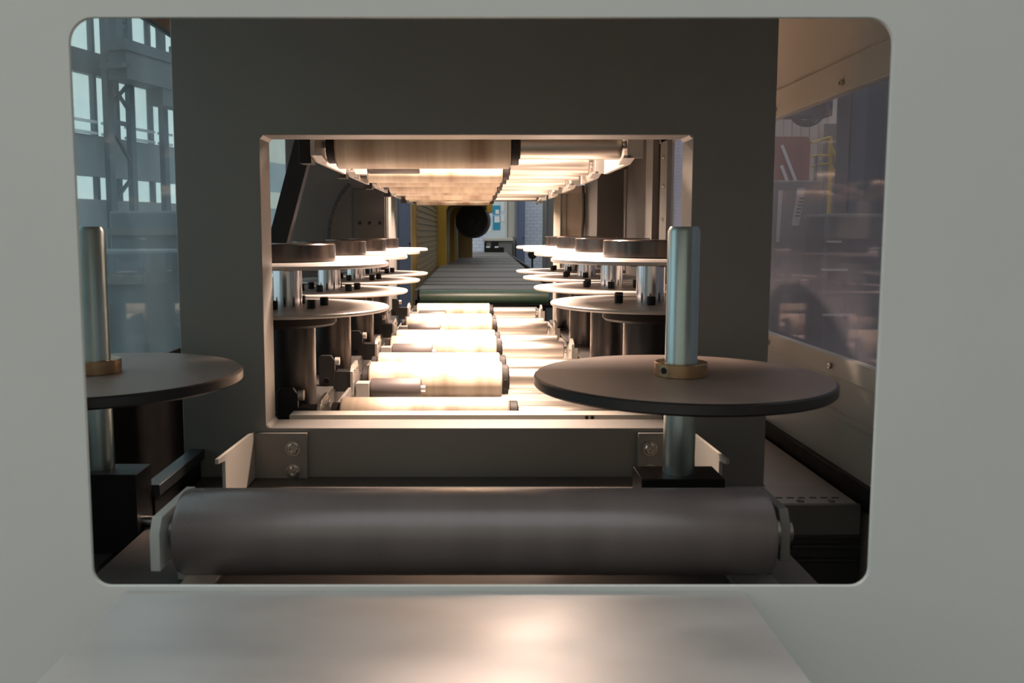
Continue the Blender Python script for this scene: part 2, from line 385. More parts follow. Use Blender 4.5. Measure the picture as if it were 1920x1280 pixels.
t = thing('side_rail', 'dark steel slide rail running back beside the left base block', 'rail', (-0.56, 1.6, 0.79))
obj('rail_bar', box(BM(), -0.580, -0.551, 1.475, 1.728, 0.89, 0.91), 'alu', t, bevel=0.001)
obj('rail_web', box(BM(), -0.578, -0.56, 1.475, 1.728, 0.815, 0.89), 'black', t)
obj('cross_support', box(BM(), -0.915, -0.605, 1.30, 1.72, 0.78, 0.815), 'bed', t)

# ================================================================== 5. RIGHT SIDE TABLE
t = thing('side_table', 'grey steel side table beyond the right end of front roller', 'table', (0.6, 1.9, 0.55))
obj('table_top', box(BM(), 0.495, 0.735, 1.612, 1.728, 0.818, 0.832), 'greybed', t, bevel=0.001)
obj('table_top', box(BM(), 0.596, 0.735, 1.728, 2.9, 0.818, 0.832), 'greybed', t, bevel=0.001)
obj('front_rail', box(BM(), 0.495, 0.735, 1.60, 1.612, 0.775, 0.834), 'midgrey', t, bevel=0.0015)
obj('side_plate', box(BM(), 0.545, 0.605, 1.602, 1.63, 0.56, 0.775), 'midgrey', t)
obj('apron', box(BM(), 0.605, 0.735, 1.606, 1.63, 0.56, 0.775), 'alu', t)
for z0, z1 in ((0.768, 0.776), (0.748, 0.755), (0.722, 0.727)):
    obj('groove_rib', box(BM(), 0.605, 0.735, 1.598, 1.607, z0, z1), 'alu', t, bevel=0.001)
for k in range(6):
    x = 0.59 + k * 0.022
    obj('slot', box(BM(), x, x + 0.013, 1.648, 1.653, 0.832, 0.8326), 'black', t)
for x in (0.63, 0.69):
    cyl(bm := BM(), (x, 1.628, 0.832), (x, 1.628, 0.8345), 0.007, 14); obj('bolt', bm, 'midgrey', t)
obj('table_leg', box(BM(), 0.68, 0.72, 1.64, 1.68, 0.545, 0.818), 'alu', t)
obj('table_leg', box(BM(), 0.68, 0.72, 2.8, 2.84, 0.545, 0.818), 'alu', t)

# ================================================================== 6. ENCLOSURE SIDES, ROOF
t = thing('side_enclosure', 'beige enclosure side wall with screwed-in smeared windows at right', 'enclosure wall', (0.765, 2.8, 0.5))
SX = 0.755
mk = lambda a, b: (SX, a, b)
def side_sheet(y0, y1, holes, nm='wall_sheet'):
    holed_plate(b := BM(), [(y0, 0.86), (y1, 0.86), (y1, 1.985), (y0, 1.985)], holes, mk, (0.012, 0, 0))
    return obj(nm, b, 'beige', t)
side_sheet(0.903, 2.75, rrect(1.02, 2.26, 1.094, 1.632, (0.03,) * 4, 5))
side_sheet(2.75, 4.30, rrect(2.88, 3.36, 1.094, 1.70, (0.02,) * 4, 5))
def side_strip(y0, y1, z0, z1, proud=0.009):
    return obj('clamp_strip', box(BM(), SX - proud, SX, y0, y1, z0, z1), 'beige', t, bevel=0.001)
st = side_strip(0.91, 2.35, 1.632, 1.697)
sb = side_strip(0.91, 2.35, 1.052, 1.094)
side_strip(0.91, 2.35, 0.966, 0.980, 0.006)
for y in (1.79, 2.178, 1.4, 1.0):
    screw(bm := BM(), (SX - 0.009, y, 1.651), (-1, 0, 0), 0.0065, 0.006, False, 14); obj('screw', bm, 'screw', st)
    screw(bm := BM(), (SX - 0.009, y, 1.072), (-1, 0, 0), 0.0065, 0.006, False, 14); obj('screw', bm, 'screw', sb)
obj('seal_gap_strip', box(BM(), SX - 0.006, SX - 0.0001, 3.47, 3.56, 0.95, 1.95), 'black', t)  # black strip standing in for the dark gap between the posts
p2 = obj('window_post', box(BM(), SX - 0.018, SX, 3.35, 3.47, 0.95, 1.72), 'midgrey', t, bevel=0.001)
for y, z in ((3.40, 1.64), (3.40, 1.53), (3.40, 1.40)):
    screw(bm := BM(), (SX - 0.018, y, z), (-1, 0, 0), 0.008, 0.006, False, 14); obj('screw', bm, 'screw', p2)
obj('window_header', box(BM(), SX - 0.018, SX, 2.8, 3.5, 1.70, 1.76), 'midgrey', t, bevel=0.001)
obj('window_post', box(BM(), SX - 0.03, SX, 3.56, 3.70, 0.95, 1.95), 'midgrey', t, bevel=0.001)
obj('liner_sheet', box(BM(), SX - 0.012, SX - 0.0001, 3.705, 4.29, 0.95, 1.96), 'darkgrey', t, bevel=0.001)
obj('window_pane', box(BM(), SX + 0.012, SX + 0.016, 1.0, 2.28, 1.07, 1.65), 'paneR', t)
obj('window_pane', box(BM(), SX + 0.012, SX + 0.016, 2.86, 3.38, 1.07, 1.72), 'paneR', t)
obj('seal_gap_strip', box(BM(), SX - 0.014, SX + 0.012, 0.91, 4.3, 0.822, 0.866), 'black', t, bevel=0.002)
obj('lower_sheet', box(BM(), SX, SX + 0.012, 0.903, 4.3, 0.0, 0.86), 'beige', t)

t = thing('side_enclosure', 'glazed enclosure side wall at left with large hazy clear panes', 'enclosure wall', (-0.93, 2.8, 0.5))
obj('lower_sheet', box(BM(), -0.932, -0.92, 0.903, 4.3, 0.0, 0.99), 'black', t)
obj('window_pane', box(BM(), -0.930, -0.926, 0.93, 2.90, 0.99, 1.95), 'paneL', t)
obj('window_pane', box(BM(), -0.930, -0.926, 2.98, 4.30, 0.99, 1.95), 'paneL', t)
obj('window_post', box(BM(), -0.945, -0.91, 2.90, 2.98, 0.99, 1.95), 'darkgrey', t)
obj('top_rail', box(BM(), -0.945, -0.91, 0.903, 4.3, 1.95, 1.985), 'darkgrey', t)
o = obj('enclosure_roof', box(BM(), -0.95, 0.775, 0.903, 5.0, 1.985, 2.0), 'beige'); tag(o, 'beige sheet metal roof of the machine enclosure', 'roof')
o = obj('base_plate', box(BM(), -0.915, 0.75, 0.91, 5.2, 0.50, 0.545), 'bed'); tag(o, 'dark steel machine base plate under all rollers', 'machine base')

# tunnel bed: two side beams carrying the guide columns
for s, x0, x1, lab in ((-1, -0.600, -0.400, 'dark steel bed beam under the left row of disc guides'), (1, 0.372, 0.590, 'dark steel bed beam under the right row of disc guides')):
    t = thing('bed_beam', lab, 'beam', ((x0 + x1) / 2, 3.0, 0.545))
    obj('top_plate', box(BM(), x0, x1, 1.822, 4.28, 0.903, 0.915), 'bed', t, bevel=0.002)
    obj('web', box(BM(), (x0 + x1) / 2 - 0.1, (x0 + x1) / 2 + 0.1, 1.822, 4.28, 0.545, 0.903), 'bed', t)
# retaining bar just behind the frame
t = thing('flat_bar', 'pale flat bar lying across behind the lower edge of the frame opening', 'bar', (0, 1.9, 0.93))
p0 = at(551, 787, 1.88); 
obj('bar_strip', box(BM(), p0.x, 0.405, 1.835, 1.88, 0.9155, 0.9575), 'beige', t, bevel=0.001)
q = at(1100, 782, 1.835)
cyl(bm := BM(), (q.x, 1.832, 0.952), (q.x, 1.836, 0.952), 0.004, 10); obj('screw', bm, 'black', t)
cyl(bm := BM(), (q.x + 0.012, 1.832, 0.952), (q.x + 0.012, 1.836, 0.952), 0.004, 10); obj('screw', bm, 'black', t)
# tray under the lower rollers (light reflecting)
t = thing('chip_tray', 'bright steel tray lying under the lower rollers', 'tray', (0, 3, 0.545))
obj('tray_plate', box(BM(), -0.395, 0.366, 1.89, 5.1, 0.815, 0.825), 'plate', t)
obj('tray_support', box(BM(), -0.2, 0.2, 1.89, 5.1, 0.545, 0.815), 'bed', t)

# ================================================================== 7. ROLLERS
def roller(Y, z, label, group, left=-0.318, right=0.0825, mend=0.338, rs=0.054, rm=0.033):
    t = thing('conveyor_roller', label, 'roller', (0, Y, z - rs), group)
    lathe(bm := BM(), [(0.02, 0), (rs - 0.004, 0), (rs, 0.004), (rs, right - left - 0.004), (rs - 0.004, right - left), (0.02, right - left)], (left, Y, z), (1, 0, 0), 56)
    obj('sleeve', bm, 'sleeve', t)
    cyl(bm := BM(), (right, Y, z), (right + 0.0195, Y, z), 0.046, 32, 0.002); c = obj('collar', bm, 'collar', t)
    screw(bm := BM(), (right + 0.0098, Y - 0.0455, z + 0.002), (0, -1, 0), 0.005, 0.003, False, 10); obj('set_screw', bm, 'black', c)
    cyl(bm := BM(), (right + 0.0195, Y, z), (mend, Y, z), rm, 40, 0.003); obj('steel_tube', bm, 'tube', t)
    cyl(bm := BM(), (left - 0.021, Y, z), (left, Y, z), 0.042, 32, 0.002); obj('end_cap', bm, 'collar', t)
    cyl(bm := BM(), (left - 0.034, Y, z), (left - 0.021, Y, z), 0.012, 14); obj('axle', bm, 'steel', t)
    cyl(bm := BM(), (mend, Y, z), (mend + 0.010, Y, z), 0.012, 14); obj('axle', bm, 'steel', t)
    return t
RY = [2.03, 2.60, 2.83, 3.26, 3.50, 4.00, 4.20, 4.77]
ORD = ['nearest, just behind the frame opening', 'second from the frame opening', 'third from the frame opening', 'fourth from the frame opening', 'fifth from the frame opening', 'sixth from the frame opening', 'seventh from the frame opening', 'farthest, next to the green beam']
ZL, ZU = 0.904, 1.550
lo = roller(RY[0], ZL, 'lower cream and steel roller, ' + ORD[0], 'lower rollers in the tunnel')
for k, Y in enumerate(RY[1:], 1):
    copy_tree(lo, Vector((0, Y, ZL - 0.054 - (0.004 if k in (2, 4, 6) else 0))), 'lower cream and steel roller, ' + ORD[k])
up = roller(RY[0], ZU, 'overhead cream and steel roller, ' + ORD[0], 'overhead rollers in the tunnel')
ORDU = ORD[:7] + ['farthest of the overhead row']
for k, Y in enumerate(RY[1:], 1):
    copy_tree(up, Vector((0, Y, ZU - 0.054)), 'overhead cream and steel roller, ' + ORDU[k])
# grey press rollers standing in front of the paired rollers, at left
def press(Y, z, label, group, s):
    t = thing('press_roller', label, 'press roller', (-0.23, Y, z - 0.031), group)
    lathe(bm := BM(), [(0.01, 0), (0.029, 0), (0.031, 0.003), (0.031, 0.142), (0.029, 0.145), (0.01, 0.145)], (-0.300, Y, z), (1, 0, 0), 36); obj('drum', bm, 'greyroll', t)
    cyl(bm := BM(), (-0.155, Y, z), (-0.143, Y, z), 0.010, 14); obj('pin', bm, 'steel', t)
    obj('mounting_block', box(BM(), -0.340, -0.302, Y - 0.035, Y + 0.01, z - 0.035, z + 0.022), 'greyblock', t, bevel=0.001)
    obj('support_arm', box(BM(), -0.338, -0.312, Y - 0.03, Y + 0.005, z - (0.072 if s < 0 else -0.022), z - 0.035 if s < 0 else z + 0.439), 'greyblock', t)
    return t
PY = [2.475, 3.14, 3.885, 4.65]
PO = ['nearest', 'second', 'third', 'farthest']
pl = press(PY[0], 0.898, 'short grey press roller before the lower cream rollers, nearest', 'lower press rollers', -1)
pu = press(PY[0], 1.545, 'short grey press roller before the overhead cream rollers, nearest', 'overhead press rollers', 1)
for k in range(1, 4):
    copy_tree(pl, Vector((-0.23, PY[k], (0, 0.882, 0.876, 0.868)[k])), 'short grey press roller before the lower cream rollers, ' + PO[k])
    copy_tree(pu, Vector((-0.23, PY[k], 1.514)), 'short grey press roller before the overhead cream rollers, ' + PO[k])

# bearing brackets (left), end plates (right)
def bearing(Y, label, group):
    t = thing('bearing_bracket', label, 'bracket', (-0.40, Y, 0.915), group)
    x0, x1, z0, z1 = -0.4415, -0.396, 0.915, 1.003
    prism(bm := BM(), [(x0, Y, z0), (x1, Y, z0), (x1, Y, z1 - 0.016), (x1 - 0.011, Y, z1), (x0 + 0.006, Y, z1), (x0, Y, z1 - 0.008)], (0, 0.014, 0)); obj('upright_plate', bm, 'blackm', t, bevel=0.0008)
    lathe(bm := BM(), [(0.010, 0), (0.010, 0.004), (0.0065, 0.004), (0.0065, 0.001), (0, 0.001)], (-0.420, Y, 0.930), (0, -1, 0), 16); obj('bolt', bm, 'black', t)
    obj('arm', box(BM(), -0.3955, -0.353, Y + 0.002, Y + 0.05, 0.899, 0.957), 'blackm', t, bevel=0.0008)
    pr = [(-0.353, Y, 0.895), (-0.353, Y, 0.957), (-0.353, Y + 0.02, 0.972), (-0.353, Y + 0.10, 0.975), (-0.353, Y + 0.15, 0.918), (-0.353, Y + 0.48, 0.918), (-0.353, Y + 0.48, 0.88), (-0.353, Y + 0.02, 0.88)]
    prism(bm := BM(), pr, (0.008, 0, 0)); e = obj('end_plate', bm, 'plate', t, bevel=0.0006)
    for dy in (0.03, 0.07, 0.10):
        cyl(bm := BM(), (-0.345, Y + dy, 0.955), (-0.341, Y + dy, 0.955), 0.007, 10); obj('bolt', bm, 'screw', e)
    cyl(bm := BM(), (-0.384, Y + 0.012, 0.985), (-0.396, Y + 0.012, 0.985), 0.012, 12); obj('adjuster', bm, 'plate', t)
    return t
BY = [1.905, 2.42, 3.03, 3.68, 4.50]
BO = ['nearest the frame', 'second from the frame', 'third from the frame', 'farthest from the frame']
B5 = BO[:3] + ['fourth from the frame', 'farthest from the frame']
b0 = bearing(BY[0], 'black chamfered bearing bracket at left end of lower rollers, ' + BO[0], 'left lower bearing brackets')
for k in range(1, 5): copy_tree(b0, Vector((-0.40, BY[k], 0.915)), 'black chamfered bearing bracket at left end of lower rollers, ' + B5[k])
def hanger(Y, label, group):
    t = thing('roller_hanger', label, 'hanger', (-0.36, Y, 1.498), group)
    obj('black_box', box(BM(), -0.382, -0.356, Y, Y + 0.05, 1.499, 1.60), 'blackm', t, bevel=0.0008)
    prism(bm := BM(), [(-0.3555, Y - 0.01, 1.515), (-0.3555, Y + 0.06, 1.505), (-0.3555, Y + 0.45, 1.505), (-0.3555, Y + 0.45, 1.75), (-0.3555, Y - 0.01, 1.75)], (0.009, 0, 0)); e = obj('end_plate', bm, 'plate', t, bevel=0.0006)
    prism(bm := BM(), [(-0.3465, Y - 0.01, 1.515), (-0.3465, Y + 0.06, 1.505), (-0.331, Y + 0.06, 1.505), (-0.331, Y - 0.01, 1.515)], (0, 0, 0.006)); obj('lip', bm, 'plate', e)
    obj('hanger_strap', box(BM(), -0.376, -0.356, Y + 0.1, Y + 0.14, 1.74, 1.985), 'blackm', t)
    return t
h0 = hanger(BY[0], 'black and steel roller hanger at left end of overhead rollers, ' + BO[0], 'left roller hangers')
for k in range(1, 5): copy_tree(h0, Vector((-0.36, BY[k], 1.498)), 'black and steel roller hanger at left end of overhead rollers, ' + B5[k])
def rplate(Y, label, group, z, up_):
    t = thing('end_plate', label, 'plate', (0.352, Y, z - 0.07), group)
    if up_:
        pr = [(0.3485, Y, z - 0.035), (0.3485, Y + 0.06, z - 0.045), (0.3485, Y + 0.40, z - 0.045), (0.3485, Y + 0.40, z + 0.435), (0.3485, Y, z + 0.435)]
    else:
        pr = [(0.3485, Y, z - 0.078), (0.3485, Y, z + 0.045), (0.3485, Y + 0.05, z + 0.060), (0.3485, Y + 0.14, z + 0.014), (0.3485, Y + 0.45, z + 0.014), (0.3485, Y + 0.45, z - 0.078)]
    prism(bm := BM(), pr, (0.010, 0, 0)); p = obj('plate', bm, 'plate', t, bevel=0.0006)
    if up_:
        obj('front_flange', box(BM(), 0.340, 0.375, Y - 0.006, Y - 0.0001, z - 0.036, z + 0.05), 'plate', t, bevel=0.0006)
        prism(bm := BM(), [(0.332, Y - 0.006, z - 0.036), (0.3485, Y - 0.006, z - 0.036), (0.3485, Y + 0.06, z - 0.046), (0.332, Y + 0.06, z - 0.046)], (0, 0, 0.006)); obj('lip', bm, 'plate', t)
    else:
        obj('front_flange', box(BM(), 0.3585, 0.371, Y, Y + 0.006, z - 0.07, z + 0.03), 'plate', t)
    for dy in (0.03, 0.09):
        cyl(bm := BM(), (0.3485, Y + dy, z + 0.02), (0.3445, Y + dy, z + 0.02), 0.006, 10); obj('bolt', bm, 'screw', t)
    return t
r0 = rplate(1.955, 'bright steel end plate at right end of lower rollers, ' + BO[0], 'right lower end plates', ZL, False)
r1 = rplate(1.955, 'bright steel end plate at right end of overhead rollers, ' + BO[0], 'right overhead end plates', ZU, True)
for k in range(1, 5):
    copy_tree(r0, Vector((0.352, BY[k] + 0.05, ZL - 0.07)), 'bright steel end plate at right end of lower rollers, ' + B5[k])
    copy_tree(r1, Vector((0.352, BY[k] + 0.05, ZU - 0.07)), 'bright steel end plate at right end of overhead rollers, ' + B5[k])

# ================================================================== 8. TWIN-DISC GUIDES
def disc_guide(cx, cy, dz, label, group):
    zb = 0.915
    t = thing('disc_guide', label, 'disc guide', (cx, cy, zb), group)
    zl, zu = 1.1709 + dz, 1.2800 + dz                        # top of lower disc, top of upper disc
    o_ = (cx, cy, 0)
    lathe(bm := BM(), [(0, zb), (0.075, zb), (0.075, zb + 0.008), (0.0645, zb + 0.010), (0.0645, zl - 0.044), (0, zl - 0.044)], o_, (0, 0, 1), 48); obj('column', bm, 'column', t)
    lathe(bm := BM(), [(0, zl - 0.044), (0.110, zl - 0.044), (0.116, zl - 0.038), (0.116, zl - 0.0098), (0, zl - 0.0098)], o_, (0, 0, 1), 64); obj('base_ring', bm, 'collar', t)
    R = 0.2437
    lathe(bm := BM(), [(0, zl - 0.0095), (R - 0.004, zl - 0.0095), (R, zl - 0.006), (R, zl - 0.002), (R - 0.002, zl), (0.035, zl), (0, zl)], o_, (0, 0, 1), 112); d1 = obj('lower_disc', bm, 'disc', t)
    lathe(bm := BM(), [(0, zl), (0.0345, zl), (0.0345, zu - 0.0125), (0, zu - 0.0125)], o_, (0, 0, 1), 40); obj('shaft', bm, 'chrome', t)
    lathe(bm := BM(), [(0, zu - 0.0125), (R - 0.004, zu - 0.0125), (R, zu - 0.010), (R, zu - 0.004), (R - 0.006, zu), (0, zu)], o_, (0, 0, 1), 112); d2 = obj('upper_disc', bm, 'disc', t)
    lathe(bm := BM(), [(0, zu), (0.1135, zu), (0.116, zu + 0.002), (0.116, zu + 0.040), (0.1135, zu + 0.0425), (0, zu + 0.0425)], o_, (0, 0, 1), 72); obj('cap_ring', bm, 'ring', t)
    for k in range(6):
        a = 2 * PI * k / 6 + 0.35
        q = Vector((cx + 0.088 * math.cos(a), cy + 0.088 * math.sin(a), zl))
        cyl(bm := BM(), q, q + Vector((0, 0, 0.020)), 0.0105, 14, 0.0015); obj('cap_screw', bm, 'black', d1)
        q = Vector((cx + 0.07 * math.cos(a + 0.4), cy + 0.07 * math.sin(a + 0.4), zu - 0.0125))
        cyl(bm := BM(), q, q - Vector((0, 0, 0.008)), 0.0105, 14, 0.001); obj('cap_screw', bm, 'black', d2)
    return t
GL = [2.09, 2.69, 3.30, 3.85]
g0 = disc_guide(-0.453, GL[0], 0.0, 'twin pale-disc guide on dark column in the left row, ' + BO[0], 'left disc guides')
for k in range(1, 4): copy_tree(g0, Vector((-0.453, GL[k], 0.915)), 'twin pale-disc guide on dark column in the left row, ' + BO[k])
g1 = disc_guide(0.430, 2.11, 0.009, 'twin pale-disc guide on dark column in the right row, ' + BO[0], 'right disc guides')
for k in range(1, 4): copy_tree(g1, Vector((0.430, GL[k] + 0.02, 0.915)), 'twin pale-disc guide on dark column in the right row, ' + BO[k])

# ================================================================== 9. TUNNEL LAMPS
LY = [2.32, 3.06, 3.76, 4.47]
for k, Y in enumerate(LY):
    t = thing('tunnel_lamp', 'warm glowing lamp above the overhead rollers, ' + BO[k], 'lamp', (0, Y, 1.70), 'tunnel lamps')
    prism(bm := BM(), [(-0.30, Y - 0.055, 1.735), (-0.30, Y - 0.03, 1.80), (-0.30, Y + 0.03, 1.80), (-0.30, Y + 0.055, 1.735), (-0.30, Y + 0.05, 1.735), (-0.30, Y + 0.027, 1.775), (-0.30, Y - 0.027, 1.775), (-0.30, Y - 0.05, 1.735)], (0.60, 0, 0)); obj('housing', bm, 'housing', t)
    cyl(bm := BM(), (-0.22, Y, 1.757), (0.22, Y, 1.757), 0.011, 16, 0.002); obj('lamp_tube', bm, 'lamp', t)
    obj('bracket', box(BM(), -0.02, 0.02, Y - 0.02, Y + 0.02, 1.80, 1.985), 'housing', t)
    L = bpy.data.lights.new('lamp_light', 'AREA'); L.shape = 'RECTANGLE'; L.size = 0.42; L.size_y = 0.07; L.energy = LAMP_W; L.spread = math.radians(148); L.color = LAMP_COL
    lo_ = bpy.data.objects.new('lamp_light', L); COL.objects.link(lo_); lo_.parent = t; lo_.location = (0, 0, 0.040)

# ================================================================== 10. INSIDE WALL PARTS OF THE TUNNEL
t = thing('end_column', 'dark grey box column closing the tunnel at left', 'column', (-0.6, 4.5, 0.545))
obj('front_sheet', box(BM(), -0.935, -0.437, 4.32, 4.79, 0.545, 1.985), 'darkgrey', t, bevel=0.002)
obj('cover_plate', box(BM(), -0.60, -0.445, 4.305, 4.32, 1.05, 1.56), 'bed', t, bevel=0.001)
for px in (675, 693, 713):
    q = at(px, 418, 4.305); screw(bm := BM(), (q.x, 4.305, q.z), (0, -1, 0), 0.009, 0.006, False, 12); obj('bolt', bm, 'black', t)
obj('lighter_edge', box(BM(), -0.4369, -0.432, 4.35, 4.785, 0.95, 1.985), 'midgrey', t)  # column side face, its warm lighting put into a lighter colour
t = thing('end_column', 'mid grey box column closing the tunnel at right', 'column', (0.68, 4.35, 0.545))
obj('front_sheet', box(BM(), 0.605, 0.753, 4.305, 4.8, 0.545, 1.985), 'darkgrey', t, bevel=0.002)
obj('header', box(BM(), 0.44, 0.753, 4.255, 4.30, 1.655, 1.985), 'darkgrey', t, bevel=0.002)
obj('lighter_edge', box(BM(), 0.735, 0.742, 4.25, 4.304, 0.95, 1.655), 'midgrey', t)
t = thing('cream_partition', 'cream painted partition with upright frame at the right tunnel end', 'partition', (0.53, 4.75, 0.545))
obj('sheet', box(BM(), 0.50, 0.604, 4.78, 4.80, 0.545, 1.60), 'cream_sheet', t)
obj('post', box(BM(), 0.435, 0.465, 4.72, 4.80, 0.545, 1.985), 'cream_sheet', t, bevel=0.001)
obj('post', box(BM(), 0.475, 0.50, 4.76, 4.82, 0.545, 1.62), 'cream_sheet', t, bevel=0.001)
obj('top_rail', box(BM(), 0.465, 0.604, 4.73, 4.80, 1.56, 1.60), 'cream_sheet', t, bevel=0.001)
bm = BM(); tube_path(bm, [(0.585 + 0.004 * math.sin(k), 4.70, 1.0 + 0.06 * k) for k in range(11)], 0.007, 8)
o = obj('cable', bm, 'hose'); tag(o, 'black cable hanging beside the cream partition', 'cable')
# conduit on the left
pts = [at(655, 345, 4.282), at(640, 362, 4.282), at(628, 385, 4.282), at(620, 410, 4.282), at(616, 435, 4.282), at(615, 470, 4.282), at(617, 520, 4.282)]
fine = []
for a, b in zip(pts[:-1], pts[1:]):
    for k in range(9): fine.append(a.lerp(b, k / 9))
bm = BM(); tube_path(bm, fine, lambda i: 0.0125 if i % 2 else 0.0095, 10)
o = obj('flexible_conduit', bm, 'hose'); tag(o, 'ribbed black flexible conduit curving down the dark left panel', 'conduit')
# sloping strut at the left
t = thing('strut', 'black sloping strut seen in the upper left of the frame opening', 'strut', at(522, 470, 2.95))
a, b = at(516, 480, 2.95), at(592, 190, 2.95)
bar(bm := BM(), a, b, 0.063, 0.05); obj('strut_bar', bm, 'black', t, bevel=0.002)
cyl(bm := BM(), a - Vector((0, 0.035, 0)), a + Vector((0, 0.035, 0)), 0.02, 14); obj('pivot', bm, 'blackm', t)

# ================================================================== 11. SLAT CONVEYOR BEYOND THE TUNNEL
t = thing('slat_conveyor', 'long conveyor of dull grey steel plates running away behind a green front beam', 'conveyor', (0.05, 5.3, 0.0))
lathe(bm := BM(), [(0, 0), (0.044, 0), (0.048, 0.004), (0.048, 0.79), (0.044, 0.794), (0, 0.794)], (-0.337, 5.32, 0.950), (1, 0, 0), 32)
obj('front_beam', bm, 'green', t)
ys = [5.40, 5.85, 6.23, 6.75, 7.65, 8.55, 9.4, 10.25, 11.1, 12.0, 12.9, 13.8, 14.7]
for k, (y0, y1) in enumerate(zip(ys[:-1], ys[1:])):
    obj('slat', box(BM(), -0.352, 0.46 + 0.006 * k, y0 + 0.01, y1 - (0.07 + 0.008 * k), 0.945, 0.997 + 0.002 * k), 'slat', t, bevel=0.004)
obj('side_rail', box(BM(), -0.375, -0.356, 5.36, 14.9, 0.85, 0.99), 'bed', t)
obj('side_rail', box(BM(), 0.56, 0.585, 5.36, 14.9, 0.85, 0.99), 'bed', t)
obj('bed_plate', box(BM(), -0.37, 0.58, 5.36, 14.9, 0.88, 0.93), 'black', t)
for y in (5.6, 9.0, 12.0, 14.6):
    for x in (-0.36, 0.53): obj('leg', box(BM(), x, x + 0.05, y, y + 0.06, 0, 0.90), 'bed', t)
# yellow arched machine
t = thing('yellow_machine', 'yellow arched machine straddling the left of the far conveyor', 'machine', (-0.4, 8.5, 0.0))
obj('side_cover', box(BM(), -0.425, -0.385, 5.75, 9.0, 0.0, 1.80), 'olive', t, bevel=0.01)
for k in range(16):
    z = 1.05 + k * 0.045
    obj('cover_rib', box(BM(), -0.386, -0.379, 5.78, 8.98, z, z + 0.016), 'olive', t)
def arch(y0, y1, xi, xo, zt, r, m, xr):
    out = [(xo, 0.0), (xo, zt + 0.35), (xr, zt + 0.35), (xr, zt)]
    n = 8
    for k in range(n + 1):
        a = PI / 2 + PI / 2 * k / n
        out.append((xi + r + r * math.cos(a), zt - r + r * math.sin(a)))
    out.append((xi, 0.0))
    prism(b := BM(), [(x, y0, z) for x, z in out], (0, y1 - y0, 0))
    return obj('arch_frame', b, m, t, bevel=0.008)
arch(9.0, 9.25, -0.295, -0.46, 1.645, 0.09, 'yellow', 0.20)
arch(9.26, 10.0, -0.285, -0.46, 1.63, 0.10, 'olive', 0.17)  # olive puts the shade inside the arch into the colour
arch(10.01, 10.2, -0.225, -0.46, 1.60, 0.12, 'yellow', 0.14)
arch(10.21, 11.5, -0.215, -0.46, 1.58, 0.12, 'olive', 0.12)
arch(11.51, 11.7, -0.03, -0.46, 1.56, 0.12, 'olive', 0.10)  # added to close the arch and keep its inside dark
obj('pendant_plate', box(BM(), 0.125, 0.185, 9.0, 9.25, 1.55, 1.66), 'yellow', t, bevel=0.004)
q = at(885, 414, 9.6)
t = thing('pulley_wheel', 'big dark wheel hanging under the yellow arch at the far end', 'wheel', (q.x, 9.6, q.z - 0.19))
lathe(bm := BM(), [(0.05, 0), (0.15, 0), (0.155, -0.02), (0.185, -0.02), (0.19, 0), (0.19, 0.10), (0.05, 0.10)], (q.x, 9.6, q.z), (0.25, 1, 0), 48); obj('rim', bm, 'wheel', t)
lathe(bm := BM(), [(0, -0.04), (0.045, -0.04), (0.05, 0.0), (0.05, 0.10), (0, 0.10)], (q.x, 9.6, q.z), (0.25, 1, 0), 24); obj('hub', bm, 'wheel', t)
obj('hanger_arm', box(BM(), q.x - 0.06, q.x + 0.02, 9.68, 9.75, q.z, 2.0), 'wheel', t)

# ================================================================== 12. FAR END OF THE HALL
FYY = 16.0
struct('wall_far', box(BM(), -2.2, 6.5, FYY, FYY + 0.2, 0, 8.0), 'brick')
t = thing('notice_board', 'pale notice board with blue and white sheets on the far wall', 'notice board', (0.45, FYY - 0.05, 1.2))
a, b = at(915, 446, FYY - 0.1), at(949, 360, FYY - 0.1)
obj('backing', box(BM(), a.x, b.x, FYY - 0.06, FYY - 0.01, a.z, b.z), 'board', t)
def poster(px0, py0, px1, py1, m, y=FYY - 0.07):
    a = at(px0, py1, y); b = at(px1, py0, y); return obj('poster', box(BM(), a.x, b.x, y, y + 0.006, a.z, b.z), m, t)
poster(923.5, 385, 938, 402, 'blue'); poster(924, 404, 938, 431, 'blue')
poster(927, 405, 937, 417, 'paper', FYY - 0.08); poster(929, 393, 936, 401, 'paper', FYY - 0.08)
poster(940, 374, 946, 396, 'paper'); poster(914, 404, 921, 420, 'paper'); poster(914, 421, 921, 434, 'paper'); poster(939, 404, 946, 415, 'paper')
for (x0, x1, y0, y1, m, nm, lab, cat, Y) in (
        (949, 966, 340, 560, 'beige', 'wall_pillar', 'beige pillar beside the far notice board', 'pillar', 15.6),
        (967, 985, 340, 500, 'bluegrey', 'steel_door', 'blue-grey steel door leaf beside the white brick wall', 'door', 15.2),
        (1022, 1040, 330, 560, 'midgrey', 'control_cabinet', 'grey upright cabinet right of the white brick wall', 'cabinet', 7.2),
        (741, 776, 330, 560, 'bluegrey', 'storage_cabinet', 'blue-grey cabinet seen left of the yellow machine', 'cabinet', 7.5)):
    a = at(x0, y1, Y); b = at(x1, y0, Y)
    t = thing(nm, lab, cat, ((a.x + b.x) / 2, Y, 0))
    obj('body', box(BM(), a.x, b.x, Y, Y + 0.35, 0, b.z), m, t, bevel=0.01)
    obj('edge_strip', box(BM(), a.x + (b.x - a.x) * 0.08, a.x + (b.x - a.x) * 0.16, Y - 0.012, Y, 0.2, b.z - 0.05), 'midgrey' if m != 'midgrey' else 'bluegrey', t)
    c = (b.x - a.x)
    cyl(bm := BM(), (b.x - c * 0.2, Y - 0.02, 1.25), (b.x - c * 0.2, Y, 1.25), c * 0.06, 12); obj('handle', bm, 'black', t)
